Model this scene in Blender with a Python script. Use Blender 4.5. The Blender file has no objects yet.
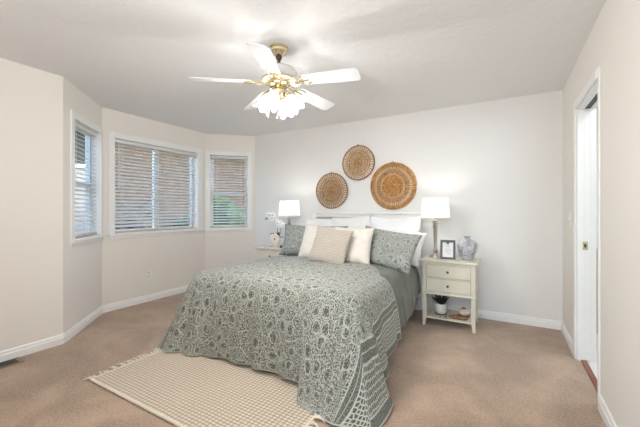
import bpy, bmesh, math, random
from mathutils import Vector, Matrix, noise
PI = math.pi
random.seed(4)
scene = bpy.context.scene
COL = scene.collection

# ------------------------------------------------------------ camera
cam_d = bpy.data.cameras.new('camera')
cam = bpy.data.objects.new('camera', cam_d)
COL.objects.link(cam)
cam.location = (0, 0, 1.22)
cam.rotation_euler = (PI/2, 0, math.radians(30))
cam_d.sensor_width = 36
cam_d.lens = 18
cam_d.shift_y = -3.5/640
cam_d.clip_start = 0.02
scene.camera = cam

# ------------------------------------------------------------ world, big lights, exposure
world = bpy.data.worlds.new('sky')
scene.world = world
world.use_nodes = True
wn = world.node_tree
wn.nodes.clear()
wo = wn.nodes.new('ShaderNodeOutputWorld')
wb = wn.nodes.new('ShaderNodeBackground')
sk = wn.nodes.new('ShaderNodeTexSky')
sk.sky_type = 'NISHITA'
sk.sun_disc = False
sk.sun_elevation = math.radians(38)
sk.sun_rotation = math.radians(60)
wb.inputs['Strength'].default_value = 0.65
wn.links.new(sk.outputs[0], wb.inputs[0])
wn.links.new(wb.outputs[0], wo.inputs[0])

def area(name, loc, rot, sx, sy, power, color, spread=180):
    d = bpy.data.lights.new(name, 'AREA')
    d.shape = 'RECTANGLE'; d.size = sx; d.size_y = sy
    d.energy = power; d.color = color; d.spread = math.radians(spread)
    o = bpy.data.objects.new(name, d); COL.objects.link(o)
    o.location = loc; o.rotation_euler = rot
    return o
# landing window daylight through the doorway behind the camera, then added fill, bathroom light
area('landing_window_light', (0.43, -2.6, 2.0), (math.radians(90), 0, 0), 0.14, 0.16, 4.2, (0.55, 0.77, 1.0), 60)
area('bounce_fill_light', (-0.7, -0.45, 1.75), (math.radians(122), 0, 0), 1.8, 0.8, 26, (0.97, 0.985, 1.0))  # added fill aimed up to bounce off the ceiling, no real fixture here
area('bathroom_light', (1.3, 3.1, 2.35), (0, 0, 0), 0.9, 0.9, 14, (0.84, 0.92, 1.0))

scene.view_settings.view_transform = 'Standard'
scene.view_settings.look = 'None'
scene.view_settings.gamma = 1
scene.view_settings.use_curve_mapping = False
scene.view_settings.exposure = 0.78
scene.cycles.use_denoising = True
scene.cycles.max_bounces = 10
scene.cycles.diffuse_bounces = 6
scene.cycles.transparent_max_bounces = 16
scene.cycles.sample_clamp_indirect = 6
BULB_FAN, BULB_TABLE = 9.8, 1.7

# ------------------------------------------------------------ materials
class NT:
    def __init__(s, name):
        s.m = bpy.data.materials.new(name); s.m.use_nodes = True
        s.t = s.m.node_tree; s.b = s.t.nodes['Principled BSDF']; s.out = s.t.nodes['Material Output']
    def n(s, typ, **kw):
        nd = s.t.nodes.new(typ)
        for k, v in kw.items():
            if k[0] == '_': nd.inputs[k[1:].replace('_', ' ')].default_value = v
            else: setattr(nd, k, v)
        return nd
    def l(s, a, b): s.t.links.new(a, b)
    def coord(s, which='Object', scale=None, rot=None):
        c = s.n('ShaderNodeTexCoord').outputs[which]
        if scale or rot:
            mp = s.n('ShaderNodeMapping')
            if scale: mp.inputs['Scale'].default_value = scale
            if rot: mp.inputs['Rotation'].default_value = rot
            s.l(c, mp.inputs[0]); c = mp.outputs[0]
        return c
    def math(s, op, a, b=None, clamp=False):
        nd = s.n('ShaderNodeMath', operation=op); nd.use_clamp = clamp
        for i, v in enumerate((a, b)):
            if v is None: continue
            if isinstance(v, (int, float)): nd.inputs[i].default_value = v
            else: s.l(v, nd.inputs[i])
        return nd.outputs[0]
    def ramp(s, fac, stops):
        r = s.n('ShaderNodeValToRGB'); cr = r.color_ramp
        while len(cr.elements) < len(stops): cr.elements.new(0.5)
        for e, (p, c) in zip(cr.elements, stops):
            e.position = p; e.color = (c if len(c) == 4 else (*c, 1))
        s.l(fac, r.inputs[0]); return r.outputs[0]
    def mix(s, fac, a, b):
        nd = s.n('ShaderNodeMix', data_type='RGBA')
        if isinstance(fac, (int, float)): nd.inputs[0].default_value = fac
        else: s.l(fac, nd.inputs[0])
        for i, v in ((6, a), (7, b)):
            if isinstance(v, tuple): nd.inputs[i].default_value = (*v[:3], 1)
            else: s.l(v, nd.inputs[i])
        return nd.outputs[2]
    def bump(s, h, strength=0.3, dist=0.01):
        b = s.n('ShaderNodeBump'); b.inputs['Strength'].default_value = strength
        b.inputs['Distance'].default_value = dist
        s.l(h, b.inputs['Height']); s.l(b.outputs[0], s.b.inputs['Normal'])
    def set(s, color=None, rough=None, metal=None):
        if color is not None:
            if isinstance(color, tuple): s.b.inputs['Base Color'].default_value = (*color[:3], 1)
            else: s.l(color, s.b.inputs['Base Color'])
        if rough is not None: s.b.inputs['Roughness'].default_value = rough
        if metal is not None: s.b.inputs['Metallic'].default_value = metal
        return s

def plain(name, c, rough=0.5, metal=0.0, var=0.06, scale=18, bump=0.0, spec=None):
    n = NT(name)
    t = n.n('ShaderNodeTexNoise', _Scale=scale, _Detail=4.0)
    n.l(n.coord(), t.inputs['Vector'])
    lo = tuple(x*(1-var) for x in c); hi = tuple(min(1, x*(1+var)) for x in c)
    n.set(n.ramp(t.outputs['Fac'], [(0.3, lo), (0.7, hi)]), rough, metal)
    if bump: n.bump(t.outputs['Fac'], bump, 0.004)
    if spec is not None: n.b.inputs['Specular IOR Level'].default_value = spec
    return n.m

M = {}
def wallpaint(name, c):
    n = NT(name); t = n.n('ShaderNodeTexNoise', _Scale=90.0, _Detail=3.0)
    n.l(n.coord(), t.inputs['Vector']); n.set(c, 0.72); n.bump(t.outputs['Fac'], 0.10, 0.003); return n.m
M['wall'] = wallpaint('wall_paint', (0.80, 0.765, 0.715))
M['wall_b'] = wallpaint('wall_paint_pale', (0.775, 0.76, 0.74))
n = NT('ceiling_texture')
v = n.n('ShaderNodeTexNoise', _Scale=16.0, _Detail=5.0, _Roughness=0.6); n.l(n.coord(), v.inputs['Vector'])
n.set((0.80, 0.797, 0.79), 0.8); n.bump(n.ramp(v.outputs['Fac'], [(0.47, (0, 0, 0)), (0.56, (1, 1, 1))]), 0.20, 0.006); M['ceil'] = n.m
n = NT('carpet')
a = n.n('ShaderNodeTexNoise', _Scale=1.9, _Detail=5.0, _Distortion=1.0); n.l(n.coord(), a.inputs['Vector'])
b = n.n('ShaderNodeTexNoise', _Scale=75.0, _Detail=3.0, _Roughness=0.7); n.l(n.coord(), b.inputs['Vector'])
c2 = n.n('ShaderNodeTexNoise', _Scale=9.0, _Detail=5.0, _Roughness=0.65, _Distortion=0.5); n.l(n.coord(), c2.inputs['Vector'])
base = n.ramp(a.outputs['Fac'], [(0.38, (0.245, 0.165, 0.112)), (0.62, (0.41, 0.288, 0.202))])
base = n.mix(n.math('MULTIPLY', n.math('SUBTRACT', c2.outputs['Fac'], 0.38, True), 1.9), base, (0.27, 0.182, 0.125))
base = n.mix(n.math('MULTIPLY', n.math('SUBTRACT', b.outputs['Fac'], 0.42, True), 2.2), base, (0.56, 0.425, 0.315))
n.set(base, 0.95); n.bump(b.outputs['Fac'], 0.5, 0.008); n.b.inputs['Sheen Weight'].default_value = 0.25; M['carpet'] = n.m
M['trim'] = plain('white_trim_paint', (0.84, 0.84, 0.83), 0.35, var=0.01)
M['slat'] = None
M['cord'] = plain('blind_cord', (0.75, 0.75, 0.73), 0.7)
M['tanrail'] = plain('tan_rail', (0.62, 0.52, 0.40), 0.5)
M['vinyl'] = plain('white_vinyl', (0.80, 0.82, 0.83), 0.4, var=0.02)
M['dark'] = plain('dark_metal', (0.03, 0.03, 0.03), 0.5)
M['plate'] = plain('ivory_plate', (0.82, 0.81, 0.78), 0.4, var=0.01)
M['vent'] = plain('tan_register_paint', (0.23, 0.16, 0.09), 0.45)
M['brass'] = plain('polished_brass', (0.74, 0.63, 0.40), 0.16, 1.0, var=0.05)
M['fanwhite'] = plain('fan_white', (0.70, 0.70, 0.71), 0.3, var=0.01)
M['nickel'] = plain('brushed_nickel', (0.53, 0.49, 0.44), 0.28, 1.0, var=0.08, scale=60)
M['bedwhite'] = plain('headboard_white', (0.82, 0.81, 0.78), 0.35, var=0.01)
M['nstand'] = plain('antique_white_paint', (0.66, 0.62, 0.51), 0.42, var=0.04, scale=9)
M['knob'] = plain('dark_bronze', (0.09, 0.07, 0.05), 0.35, 0.9)
M['frame'] = plain('charcoal_frame', (0.025, 0.035, 0.038), 0.4)
M['mat'] = plain('picture_mat', (0.78, 0.74, 0.74), 0.6)
M['ink'] = plain('print_ink', (0.35, 0.2, 0.2), 0.6)
M['ink2'] = plain('print_ink_dark', (0.12, 0.12, 0.14), 0.6)
M['pot'] = plain('white_pot', (0.74, 0.74, 0.72), 0.3)
M['saucer'] = plain('wood_saucer', (0.22, 0.12, 0.05), 0.5)
M['leafdark'] = plain('succulent_leaf', (0.010, 0.017, 0.011), 0.45, var=0.4)
M['leafg'] = plain('orchid_leaf', (0.03, 0.06, 0.035), 0.35, var=0.3)
M['stem'] = plain('orchid_stem', (0.10, 0.09, 0.06), 0.5)
M['petal'] = plain('orchid_petal', (0.88, 0.88, 0.88), 0.5, var=0.02)
M['yellow'] = plain('orchid_lip', (0.55, 0.42, 0.15), 0.5)
M['bud'] = plain('orchid_bud', (0.22, 0.22, 0.13), 0.5)
M['drift'] = plain('driftwood', (0.26, 0.12, 0.05), 0.7, var=0.5, scale=40, bump=0.6)
M['bead'] = plain('wood_bead', (0.62, 0.52, 0.45), 0.5, var=0.2)
M['beadd'] = plain('dark_bead', (0.10, 0.07, 0.06), 0.5, var=0.2)
M['shell'] = plain('cream_gourd', (0.74, 0.60, 0.47), 0.4, var=0.12, scale=30)
M['greenglass'] = plain('green_dish', (0.10, 0.17, 0.12), 0.25, var=0.2)
M['book'] = plain('book_cover', (0.60, 0.56, 0.48), 0.6)
M['page'] = plain('book_pages', (0.78, 0.75, 0.68), 0.8)
M['red'] = plain('label_red', (0.5, 0.15, 0.1), 0.6)
M['oak'] = plain('oak_cabinet', (0.50, 0.27, 0.11), 0.45, var=0.2, scale=8)
M['vfloor'] = plain('pale_vinyl_floor', (0.72, 0.71, 0.69), 0.35, var=0.05, scale=5)
M['thresh'] = plain('red_oak_threshold', (0.22, 0.075, 0.045), 0.45, var=0.15)
M['boxspring'] = plain('box_spring_cloth', (0.55, 0.56, 0.50), 0.9)
M['bathwall'] = plain('bathroom_paint', (0.80, 0.80, 0.78), 0.7)
M['stucco'] = plain('cream_stucco', (0.34, 0.30, 0.25), 0.9, var=0.15, scale=3)
M['grass'] = plain('lawn', (0.06, 0.08, 0.03), 0.9, var=0.4, scale=3)
M['siding'] = plain('brown_siding', (0.095, 0.058, 0.030), 0.8, var=0.25, scale=2.5)
M['roof'] = plain('roof_shingle', (0.16, 0.12, 0.10), 0.9, var=0.3)
M['bark'] = plain('bark', (0.10, 0.07, 0.05), 0.9, var=0.3)
M['shrub'] = plain('shrub_leaves', (0.040, 0.080, 0.014), 0.7, var=0.6, scale=14, bump=1.0)
M['shrub2'] = plain('dry_shrub_leaves', (0.09, 0.075, 0.045), 0.8, var=0.6, scale=14, bump=1.0)

def fabric(name, c, scale=260, bump=0.25, var=0.05):
    n = NT(name); t = n.n('ShaderNodeTexNoise', _Scale=float(scale), _Detail=2.0); n.l(n.coord(), t.inputs['Vector'])
    w = n.n('ShaderNodeTexNoise', _Scale=7.0, _Detail=3.0); n.l(n.coord(), w.inputs['Vector'])
    n.set(n.ramp(w.outputs['Fac'], [(0.3, tuple(x*(1-var) for x in c)), (0.7, tuple(min(1, x*(1+var)) for x in c))]), 0.9)
    h = n.math('ADD', n.math('MULTIPLY', t.outputs['Fac'], 0.3), w.outputs['Fac'])
    n.bump(h, bump, 0.012); n.b.inputs['Sheen Weight'].default_value = 0.15
    return n.m
M['whitecloth'] = fabric('white_cotton', (0.82, 0.82, 0.815), var=0.01)
M['offwhite'] = fabric('off_white_cotton', (0.775, 0.76, 0.74), var=0.01)
M['cream'] = fabric('cream_cotton', (0.69, 0.635, 0.565), var=0.02)
M['sheet'] = fabric('sage_coverlet', (0.130, 0.143, 0.118), var=0.2)
M['fringe'] = fabric('cotton_fringe', (0.74, 0.67, 0.55))

def paisley(name, W=None, L=None, dark=(0.085, 0.095, 0.078), light=(0.50, 0.50, 0.44), k=1.35):
    """UV in metres from the lower-left corner of the cloth"""
    n = NT(name)
    uv = n.n('ShaderNodeTexCoord').outputs['UV']
    nz = n.n('ShaderNodeTexNoise', _Scale=9.0*k, _Detail=2.0); n.l(uv, nz.inputs['Vector'])
    vm = n.n('ShaderNodeVectorMath', operation='MULTIPLY_ADD')
    n.l(nz.outputs['Color'], vm.inputs[0]); vm.inputs[1].default_value = (0.075, 0.075, 0); n.l(uv, vm.inputs[2])
    P = vm.outputs[0]
    def vor(scale, feat, src=P, rnd=0.85):
        q = n.n('ShaderNodeTexVoronoi', feature=feat, voronoi_dimensions='2D', _Scale=scale*k, _Randomness=rnd)
        n.l(src, q.inputs['Vector']); return q
    def line(val, lo, hi):   # 1 near zero
        return n.ramp(val, [(lo, (1, 1, 1)), (hi, (0, 0, 0))])
    v1 = vor(7.6, 'DISTANCE_TO_EDGE'); edge = line(v1.outputs['Distance'], 0.010, 0.028)
    v1f = vor(7.6, 'F1')
    ring = n.math('ABSOLUTE', n.math('SUBTRACT', v1f.outputs['Distance'], 0.30))
    sc_ = n.n('ShaderNodeSeparateColor'); n.l(v1f.outputs['Color'], sc_.inputs[0])
    has = n.math('GREATER_THAN', sc_.outputs[0], 0.22)
    core = line(v1f.outputs['Distance'], 0.07, 0.11)
    ringl = n.math('MULTIPLY', line(ring, 0.018, 0.04), has)
    inside = n.math('MULTIPLY', line(v1f.outputs['Distance'], 0.28, 0.32), has)
    fine = vor(46.0, 'DISTANCE_TO_EDGE'); finel = line(fine.outputs['Distance'], 0.05, 0.11)
    fl = vor(62.0, 'F1', src=uv); fleck = line(fl.outputs['Distance'], 0.20, 0.34)
    outm = n.math('SUBTRACT', 1.0, inside)
    body = n.math('MAXIMUM', n.math('MULTIPLY', fleck, outm), n.math('MULTIPLY', finel, n.math('MULTIPLY', outm, 0.7)))
    body = n.math('MAXIMUM', body, n.math('MULTIPLY', finel, n.math('MULTIPLY', n.math('SUBTRACT', inside, n.math('MULTIPLY', core, inside)), 0.75)))
    pat = n.math('MAXIMUM', n.math('MAXIMUM', edge, n.math('MULTIPLY', ringl, 0.9)), body)
    if W:
        sp = n.n('ShaderNodeSeparateXYZ'); n.l(uv, sp.inputs[0])
        du = n.math('MINIMUM', sp.outputs[0], n.math('SUBTRACT', W, sp.outputs[0]))
        dv = n.math('MINIMUM', sp.outputs[1], n.math('SUBTRACT', L, sp.outputs[1]))
        small = vor(30.0, 'DISTANCE_TO_EDGE', src=uv, rnd=0.45)
        smallp = n.math('MULTIPLY', n.ramp(small.outputs['Distance'], [(0.10, (1, 1, 1)), (0.20, (0, 0, 0))]), 0.85)
        stripe = n.ramp(du, [(0.0, (0.25,)*3), (0.05, (0.3,)*3)])
        def band(lo, hi):
            return n.math('MULTIPLY', n.math('GREATER_THAN', du, lo), n.math('LESS_THAN', du, hi))
        def setband(cur, lo, hi, val):
            m = band(lo, hi)
            keep = n.math('MULTIPLY', cur, n.math('SUBTRACT', 1.0, m))
            add = n.math('MULTIPLY', m, val)
            return n.math('ADD', keep, add)
        pat = setband(pat, -1, 0.070, n.math('MULTIPLY', finel, 0.35))
        pat = setband(pat, 0.070, 0.078, 0.95)
        pat = setband(pat, 0.078, 0.235, smallp)
        pat = setband(pat, 0.235, 0.243, 0.95)
        pat = setband(pat, 0.243, 0.305, n.math('MULTIPLY', finel, 0.4))
        pat = setband(pat, 0.271, 0.276, 0.8)
        pat = setband(pat, 0.305, 0.313, 0.95)
        d = n.math('MINIMUM', du, dv)
        pat = n.math('MAXIMUM', pat, n.math('LESS_THAN', d, 0.010))
    n.set(n.mix(pat, dark, light), 0.9)
    n.b.inputs['Sheen Weight'].default_value = 0.15
    pf = n.n('ShaderNodeTexNoise', _Scale=30.0, _Detail=3.0); n.l(uv, pf.inputs['Vector'])
    n.bump(n.math('ADD', n.math('MULTIPLY', pat, 0.25), pf.outputs['Fac']), 0.35, 0.012)
    return n.m
M['sham'] = paisley('sham_paisley', k=1.9, dark=(0.125, 0.142, 0.125), light=(0.50, 0.505, 0.46))

n = NT('knitted_wool')
uv = n.n('ShaderNodeTexCoord').outputs['UV']
mp = n.n('ShaderNodeMapping'); mp.inputs['Rotation'].default_value = (0, 0, math.radians(-4)); n.l(uv, mp.inputs[0])
br = n.n('ShaderNodeTexBrick', _Scale=1.0); br.inputs['Brick Width'].default_value = 0.026; br.inputs['Row Height'].default_value = 0.017
br.inputs['Mortar Size'].default_value = 0.0042; br.inputs['Mortar Smooth'].default_value = 1.0
n.l(mp.outputs[0], br.inputs['Vector'])
inv = n.math('SUBTRACT', 1.0, br.outputs['Fac'])
n.set(n.mix(br.outputs['Fac'], (0.76, 0.68, 0.585), (0.52, 0.43, 0.345)), 0.95); n.bump(inv, 1.0, 0.012); M['knit'] = n.m

n = NT('rug_weave')
uv = n.n('ShaderNodeTexCoord').outputs['UV']
br = n.n('ShaderNodeTexBrick', _Scale=1.0); br.inputs['Brick Width'].default_value = 0.030; br.inputs['Row Height'].default_value = 0.0235
br.inputs['Mortar Size'].default_value = 0.0036; br.inputs['Mortar Smooth'].default_value = 1.0; br.offset = 0.0
n.l(uv, br.inputs['Vector'])
ns = n.n('ShaderNodeTexNoise', _Scale=60.0, _Detail=3.0); n.l(uv, ns.inputs['Vector'])
big = n.ramp(ns.outputs['Fac'], [(0.3, (0.60, 0.51, 0.40)), (0.7, (0.72, 0.635, 0.52))])
n.set(n.mix(br.outputs['Fac'], big, (0.30, 0.21, 0.14)), 0.95); n.bump(n.math('SUBTRACT', 1.0, br.outputs['Fac']), 0.8, 0.008); M['rug'] = n.m

def straw(name, a, b):
    n = NT(name); t = n.n('ShaderNodeTexNoise', _Scale=34.0, _Detail=4.0, _Roughness=0.7); n.l(n.coord(), t.inputs['Vector'])
    n.set(n.ramp(t.outputs['Fac'], [(0.35, a), (0.62, b)]), 0.6); n.bump(t.outputs['Fac'], 0.5, 0.004); return n.m
M['straw'] = straw('golden_rattan', (0.30, 0.12, 0.03), (0.72, 0.42, 0.16))
M['straw_d'] = straw('brown_rattan', (0.20, 0.10, 0.04), (0.60, 0.38, 0.19))
M['straw_t'] = straw('tan_rattan', (0.32, 0.16, 0.06), (0.68, 0.45, 0.23))
M['rimd'] = straw('rim_rattan', (0.16, 0.07, 0.025), (0.36, 0.18, 0.07))

n = NT('mottled_ceramic')
t = n.n('ShaderNodeTexNoise', _Scale=24.0, _Detail=6.0, _Roughness=0.7, _Distortion=1.2); n.l(n.coord(), t.inputs['Vector'])
t2 = n.n('ShaderNodeTexNoise', _Scale=12.0, _Detail=4.0); n.l(n.coord(), t2.inputs['Vector'])
cc = n.ramp(t.outputs['Fac'], [(0.42, (0.54, 0.54, 0.54)), (0.58, (0.20, 0.21, 0.27))])
cc = n.mix(n.ramp(t2.outputs['Fac'], [(0.45, (0, 0, 0)), (0.65, (1, 1, 1))]), cc, (0.48, 0.475, 0.465))
n.set(cc, 0.35); M['vase'] = n.m

n = NT('window_glass')
n.t.nodes.remove(n.b)
tr = n.n('ShaderNodeBsdfTransparent'); tr.inputs[0].default_value = (0.93, 0.96, 0.97, 1)
gl = n.n('ShaderNodeBsdfGlossy'); gl.inputs['Roughness'].default_value = 0.03
lw = n.n('ShaderNodeLayerWeight', _Blend=0.5); fr = n.n('ShaderNodeMath', operation='MULTIPLY'); pw = n.n('ShaderNodeMath', operation='POWER'); pw.inputs[1].default_value = 4; n.l(lw.outputs['Facing'], pw.inputs[0]); n.l(pw.outputs[0], fr.inputs[0]); fr.inputs[1].default_value = 0.35; mx = n.n('ShaderNodeMixShader')
n.l(fr.outputs[0], mx.inputs[0]); n.l(tr.outputs[0], mx.inputs[1]); n.l(gl.outputs[0], mx.inputs[2]); n.l(mx.outputs[0], n.out.inputs[0])
M['glass'] = n.m

def translucent(name, dc, tc, transp, fac=0.5):
    n = NT(name); n.t.nodes.remove(n.b)
    d = n.n('ShaderNodeBsdfDiffuse'); d.inputs[0].default_value = (*dc, 1)
    t = n.n('ShaderNodeBsdfTranslucent'); t.inputs[0].default_value = (*tc, 1)
    p = n.n('ShaderNodeBsdfTransparent'); m1 = n.n('ShaderNodeMixShader'); m2 = n.n('ShaderNodeMixShader')
    m1.inputs[0].default_value = fac; m2.inputs[0].default_value = transp
    n.l(d.outputs[0], m1.inputs[1]); n.l(t.outputs[0], m1.inputs[2])
    n.l(m1.outputs[0], m2.inputs[1]); n.l(p.outputs[0], m2.inputs[2]); n.l(m2.outputs[0], n.out.inputs[0])
    return n.m
M['fanglass'] = translucent('frosted_glass', (0.9, 0.9, 0.9), (0.92, 0.92, 0.92), 0.20)
M['shade'] = translucent('lamp_shade_fabric', (0.85, 0.84, 0.81), (0.66, 0.64, 0.60), 0.03, 0.40)
def emit(name, c, s):
    n = NT(name); n.set((0.9, 0.9, 0.88), 0.4)
    n.b.inputs['Emission Color'].default_value = (*c, 1); n.b.inputs['Emission Strength'].default_value = s; return n.m
M['slat'] = translucent('blind_slat', (0.90, 0.885, 0.86), (0.80, 0.80, 0.80), 0.0, 0.22)
M['bulb'] = emit('lit_bulb', (1.0, 0.93, 0.82), 12)

# ------------------------------------------------------------ mesh helpers
class MB:
    def __init__(s): s.bm = bmesh.new(); s.uv = None
    def box(s, x0, x1, y0, y1, z0, z1, mtx=None):
        vs = [s.bm.verts.new(Vector(p) if mtx is None else mtx @ Vector(p)) for p in
              ((x0,y0,z0),(x1,y0,z0),(x1,y1,z0),(x0,y1,z0),(x0,y0,z1),(x1,y0,z1),(x1,y1,z1),(x0,y1,z1))]
        for f in ((3,2,1,0),(4,5,6,7),(0,1,5,4),(1,2,6,5),(2,3,7,6),(3,0,4,7)):
            s.bm.faces.new([vs[i] for i in f])
        return s
    def prism(s, poly, z0, z1, mtx=None):
        T = (lambda p: Vector(p)) if mtx is None else (lambda p: mtx @ Vector(p))
        b = [s.bm.verts.new(T((x, y, z0))) for x, y in poly]; t = [s.bm.verts.new(T((x, y, z1))) for x, y in poly]
        n = len(poly)
        s.bm.faces.new(b[::-1]); s.bm.faces.new(t)
        for i in range(n): s.bm.faces.new([b[i], b[(i+1) % n], t[(i+1) % n], t[i]])
        return s
    def lathe(s, prof, c=(0,0,0), seg=28, mtx=None, mod=None, cap=True):
        """prof: (r,z) list bottom to top"""
        rings = []
        for k, (r, z) in enumerate(prof):
            ring = []
            for i in range(seg):
                a = 2*PI*i/seg; rr = r; zz = z
                if mod: rr, zz = mod(a, r, z, k)
                p = Vector((c[0]+rr*math.cos(a), c[1]+rr*math.sin(a), c[2]+zz))
                ring.append(s.bm.verts.new(p if mtx is None else mtx @ p))
            rings.append(ring)
        for a, b in zip(rings, rings[1:]):
            for i in range(seg):
                j = (i+1) % seg; s.bm.faces.new([a[i], a[j], b[j], b[i]])
        if cap:
            if prof[0][0] > 1e-6: s.bm.faces.new(rings[0][::-1])
            if prof[-1][0] > 1e-6: s.bm.faces.new(rings[-1])
        return s
    def tube(s, pts, r, seg=8, closed=False, cap=True):
        pts = [Vector(p) for p in pts]; n = len(pts)
        rr = r if isinstance(r, (list, tuple)) else [r]*n
        rings = []; up = None
        for i, p in enumerate(pts):
            a = pts[(i-1) % n] if (closed or i > 0) else p
            b = pts[(i+1) % n] if (closed or i < n-1) else p
            t = (b-a).normalized() if (b-a).length > 1e-9 else Vector((0,0,1))
            if up is None: up = Vector((0,0,1)) if abs(t.z) < 0.9 else Vector((1,0,0))
            sd = t.cross(up)
            if sd.length < 1e-6: sd = t.orthogonal()
            sd.normalize(); u2 = sd.cross(t).normalized(); up = u2
            rings.append([s.bm.verts.new(p + rr[i]*(math.cos(2*PI*k/seg)*sd + math.sin(2*PI*k/seg)*u2)) for k in range(seg)])
        m = n if closed else n-1
        for i in range(m):
            a, b = rings[i], rings[(i+1) % n]
            for k in range(seg):
                j = (k+1) % seg; s.bm.faces.new([a[k], a[j], b[j], b[k]])
        if cap and not closed: s.bm.faces.new(rings[0][::-1]); s.bm.faces.new(rings[-1])
        return s
    def torus(s, c, R, r, axis='z', n=48, seg=6, wob=0.0, freq=0):
        pts = []
        for i in range(n):
            a = 2*PI*i/n; RR = R
            x, y = RR*math.cos(a), RR*math.sin(a)
            w = wob*math.sin(freq*a)
            pts.append((c[0]+x, c[1]+y, c[2]+w) if axis == 'z' else (c[0]+x, c[1]+w, c[2]+y))
        return s.tube(pts, r, seg, closed=True)
    def sphere(s, c, r, sc=(1,1,1), u=16, v=10, mtx=None):
        m = Matrix.Translation(c) @ Matrix.Diagonal((r*sc[0], r*sc[1], r*sc[2], 1))
        if mtx is not None: m = mtx @ m
        bmesh.ops.create_uvsphere(s.bm, u_segments=u, v_segments=v, radius=1, matrix=m); return s
    def grid(s, P, nu, nv, UV=None):
        vs = [[s.bm.verts.new(P(i/nu, j/nv)) for j in range(nv+1)] for i in range(nu+1)]
        lay = s.bm.loops.layers.uv.verify() if UV else None
        for i in range(nu):
            for j in range(nv):
                f = s.bm.faces.new([vs[i][j], vs[i+1][j], vs[i+1][j+1], vs[i][j+1]])
                if UV:
                    for lp, (a, b) in zip(f.loops, ((i,j),(i+1,j),(i+1,j+1),(i,j+1))): lp[lay].uv = UV(a/nu, b/nv)
        return s
    def build(s, name, m, parent=None, smooth=False, bevel=0.0, angle=40, solid=0.0, loc=None, rot=None, weld=False, subsurf=0):
        if weld: bmesh.ops.remove_doubles(s.bm, verts=s.bm.verts, dist=1e-5)
        bmesh.ops.recalc_face_normals(s.bm, faces=s.bm.faces)
        me = bpy.data.meshes.new(name); s.bm.to_mesh(me); s.bm.free()
        o = bpy.data.objects.new(name, me); COL.objects.link(o)
        me.materials.append(m)
        if smooth:
            for p in me.polygons: p.use_smooth = True
            if angle < 180:
                me.set_sharp_from_angle(angle=math.radians(angle))
        if bevel:
            b = o.modifiers.new('bevel', 'BEVEL'); b.width = bevel; b.segments = 2; b.limit_method = 'ANGLE'
            b.harden_normals = False
        if solid:
            q = o.modifiers.new('solid', 'SOLIDIFY'); q.thickness = solid; q.offset = 0
        if subsurf:
            q = o.modifiers.new('sub', 'SUBSURF'); q.levels = subsurf; q.render_levels = subsurf
        if parent: o.parent = parent
        if loc: o.location = loc
        if rot: o.rotation_euler = rot
        return o

def tag(o, label=None, cat=None, group=None, kind=None):
    if label: o['label'] = label
    if cat: o['category'] = cat
    if group: o['group'] = group
    if kind: o['kind'] = kind
    return o
def thing(name, label, cat, loc=(0,0,0), rz=0.0, group=None):
    o = bpy.data.objects.new(name, None); COL.objects.link(o)
    o.empty_display_size = 0.1
    o.location = loc; o.rotation_euler = (0, 0, rz)
    return tag(o, label, cat, group)
def struct_empty(name, label, loc=(0,0,0), rz=0.0):
    o = bpy.data.objects.new(name, None); COL.objects.link(o); o.location = loc; o.rotation_euler = (0,0,rz)
    return tag(o, label, name.split('_')[0], kind='structure')
def S(o, label, cat): return tag(o, label, cat, kind='structure')
def copy_tree(o, parent=None):
    c = o.copy(); COL.objects.link(c)
    if parent: c.parent = parent
    for ch in list(o.children): copy_tree(ch, c)
    return c
def light(name, loc, power, color, r, parent=None):
    d = bpy.data.lights.new(name, 'POINT'); d.energy = power; d.color = color; d.shadow_soft_size = r
    o = bpy.data.objects.new(name, d); COL.objects.link(o); o.location = loc
    if parent: o.parent = parent
    return o

# ------------------------------------------------------------ structure
H = 2.44
XR, YB, YF = 0.51, 4.05, -0.62
# floor and ceiling follow the room outline (bay on the left)
plan = [(-3.5, YF), (XR, YF), (XR, YB), (-3.58, YB), (-4.13, 3.5), (-4.13, 1.99), (-3.5, 1.36)]
plan_fl = [(-3.5, -3.0), (XR+.045, -3.0), (XR+.045, YB), (-3.58, YB), (-4.13, 3.5), (-4.13, 1.99), (-3.5, 1.36)]
S(MB().prism(plan_fl, -0.1, 0).build('floor', M['carpet']), 'brown-beige wall to wall carpet', 'floor')
big = [(-3.62, -3.0), (XR+.12, -3.0), (XR+.12, YB+.12), (-3.63, YB+.12), (-4.27, 3.56), (-4.27, 1.93), (-3.62, 1.28)]
S(MB().prism(big, H, H+0.12).build('ceiling', M['ceil']), 'off-white textured ceiling', 'ceiling')

T = 0.14
def wall_run(name, p0, p1, e0, e1, openings, mat, label):
    """openings: (a0,a1,z0,z1) along p0->p1; e0/e1 extend the outer face at each end (mitre)"""
    p0 = Vector(p0); p1 = Vector(p1); d = p1-p0; Ln = d.length; ang = math.atan2(d.y, d.x)
    mtx = Matrix.Translation((p0.x, p0.y, 0)) @ Matrix.Rotation(ang, 4, 'Z')
    mb = MB()
    cuts = [0.0]
    for (a0, a1, z0, z1) in openings: cuts += [a0, a1]
    cuts += [Ln]
    def piece(a, b, z0, z1):
        oa = a - (e0 if a == 0 else 0); ob = b + (e1 if b == Ln else 0)
        mb.prism([(a, 0), (b, 0), (ob, T), (oa, T)], z0, z1, mtx)
    for k in range(0, len(cuts)-1):
        a, b = cuts[k], cuts[k+1]
        if b-a < 1e-6: continue
        if k % 2 == 0: piece(a, b, 0, H)
        else:
            z0, z1 = openings[k//2][2:]
            if z0 > 0: piece(a, b, 0, z0)
            piece(a, b, z1, H)
    o = mb.build(name, mat)
    S(o, label, 'wall'); return ang
m45 = T*math.tan(math.radians(22.5))
W1 = (0.192, 0.826, 0.93, 2.115); W2 = (0.137, 1.363, 0.93, 2.105); W3 = (0.065, 0.662, 0.93, 2.105)
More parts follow.
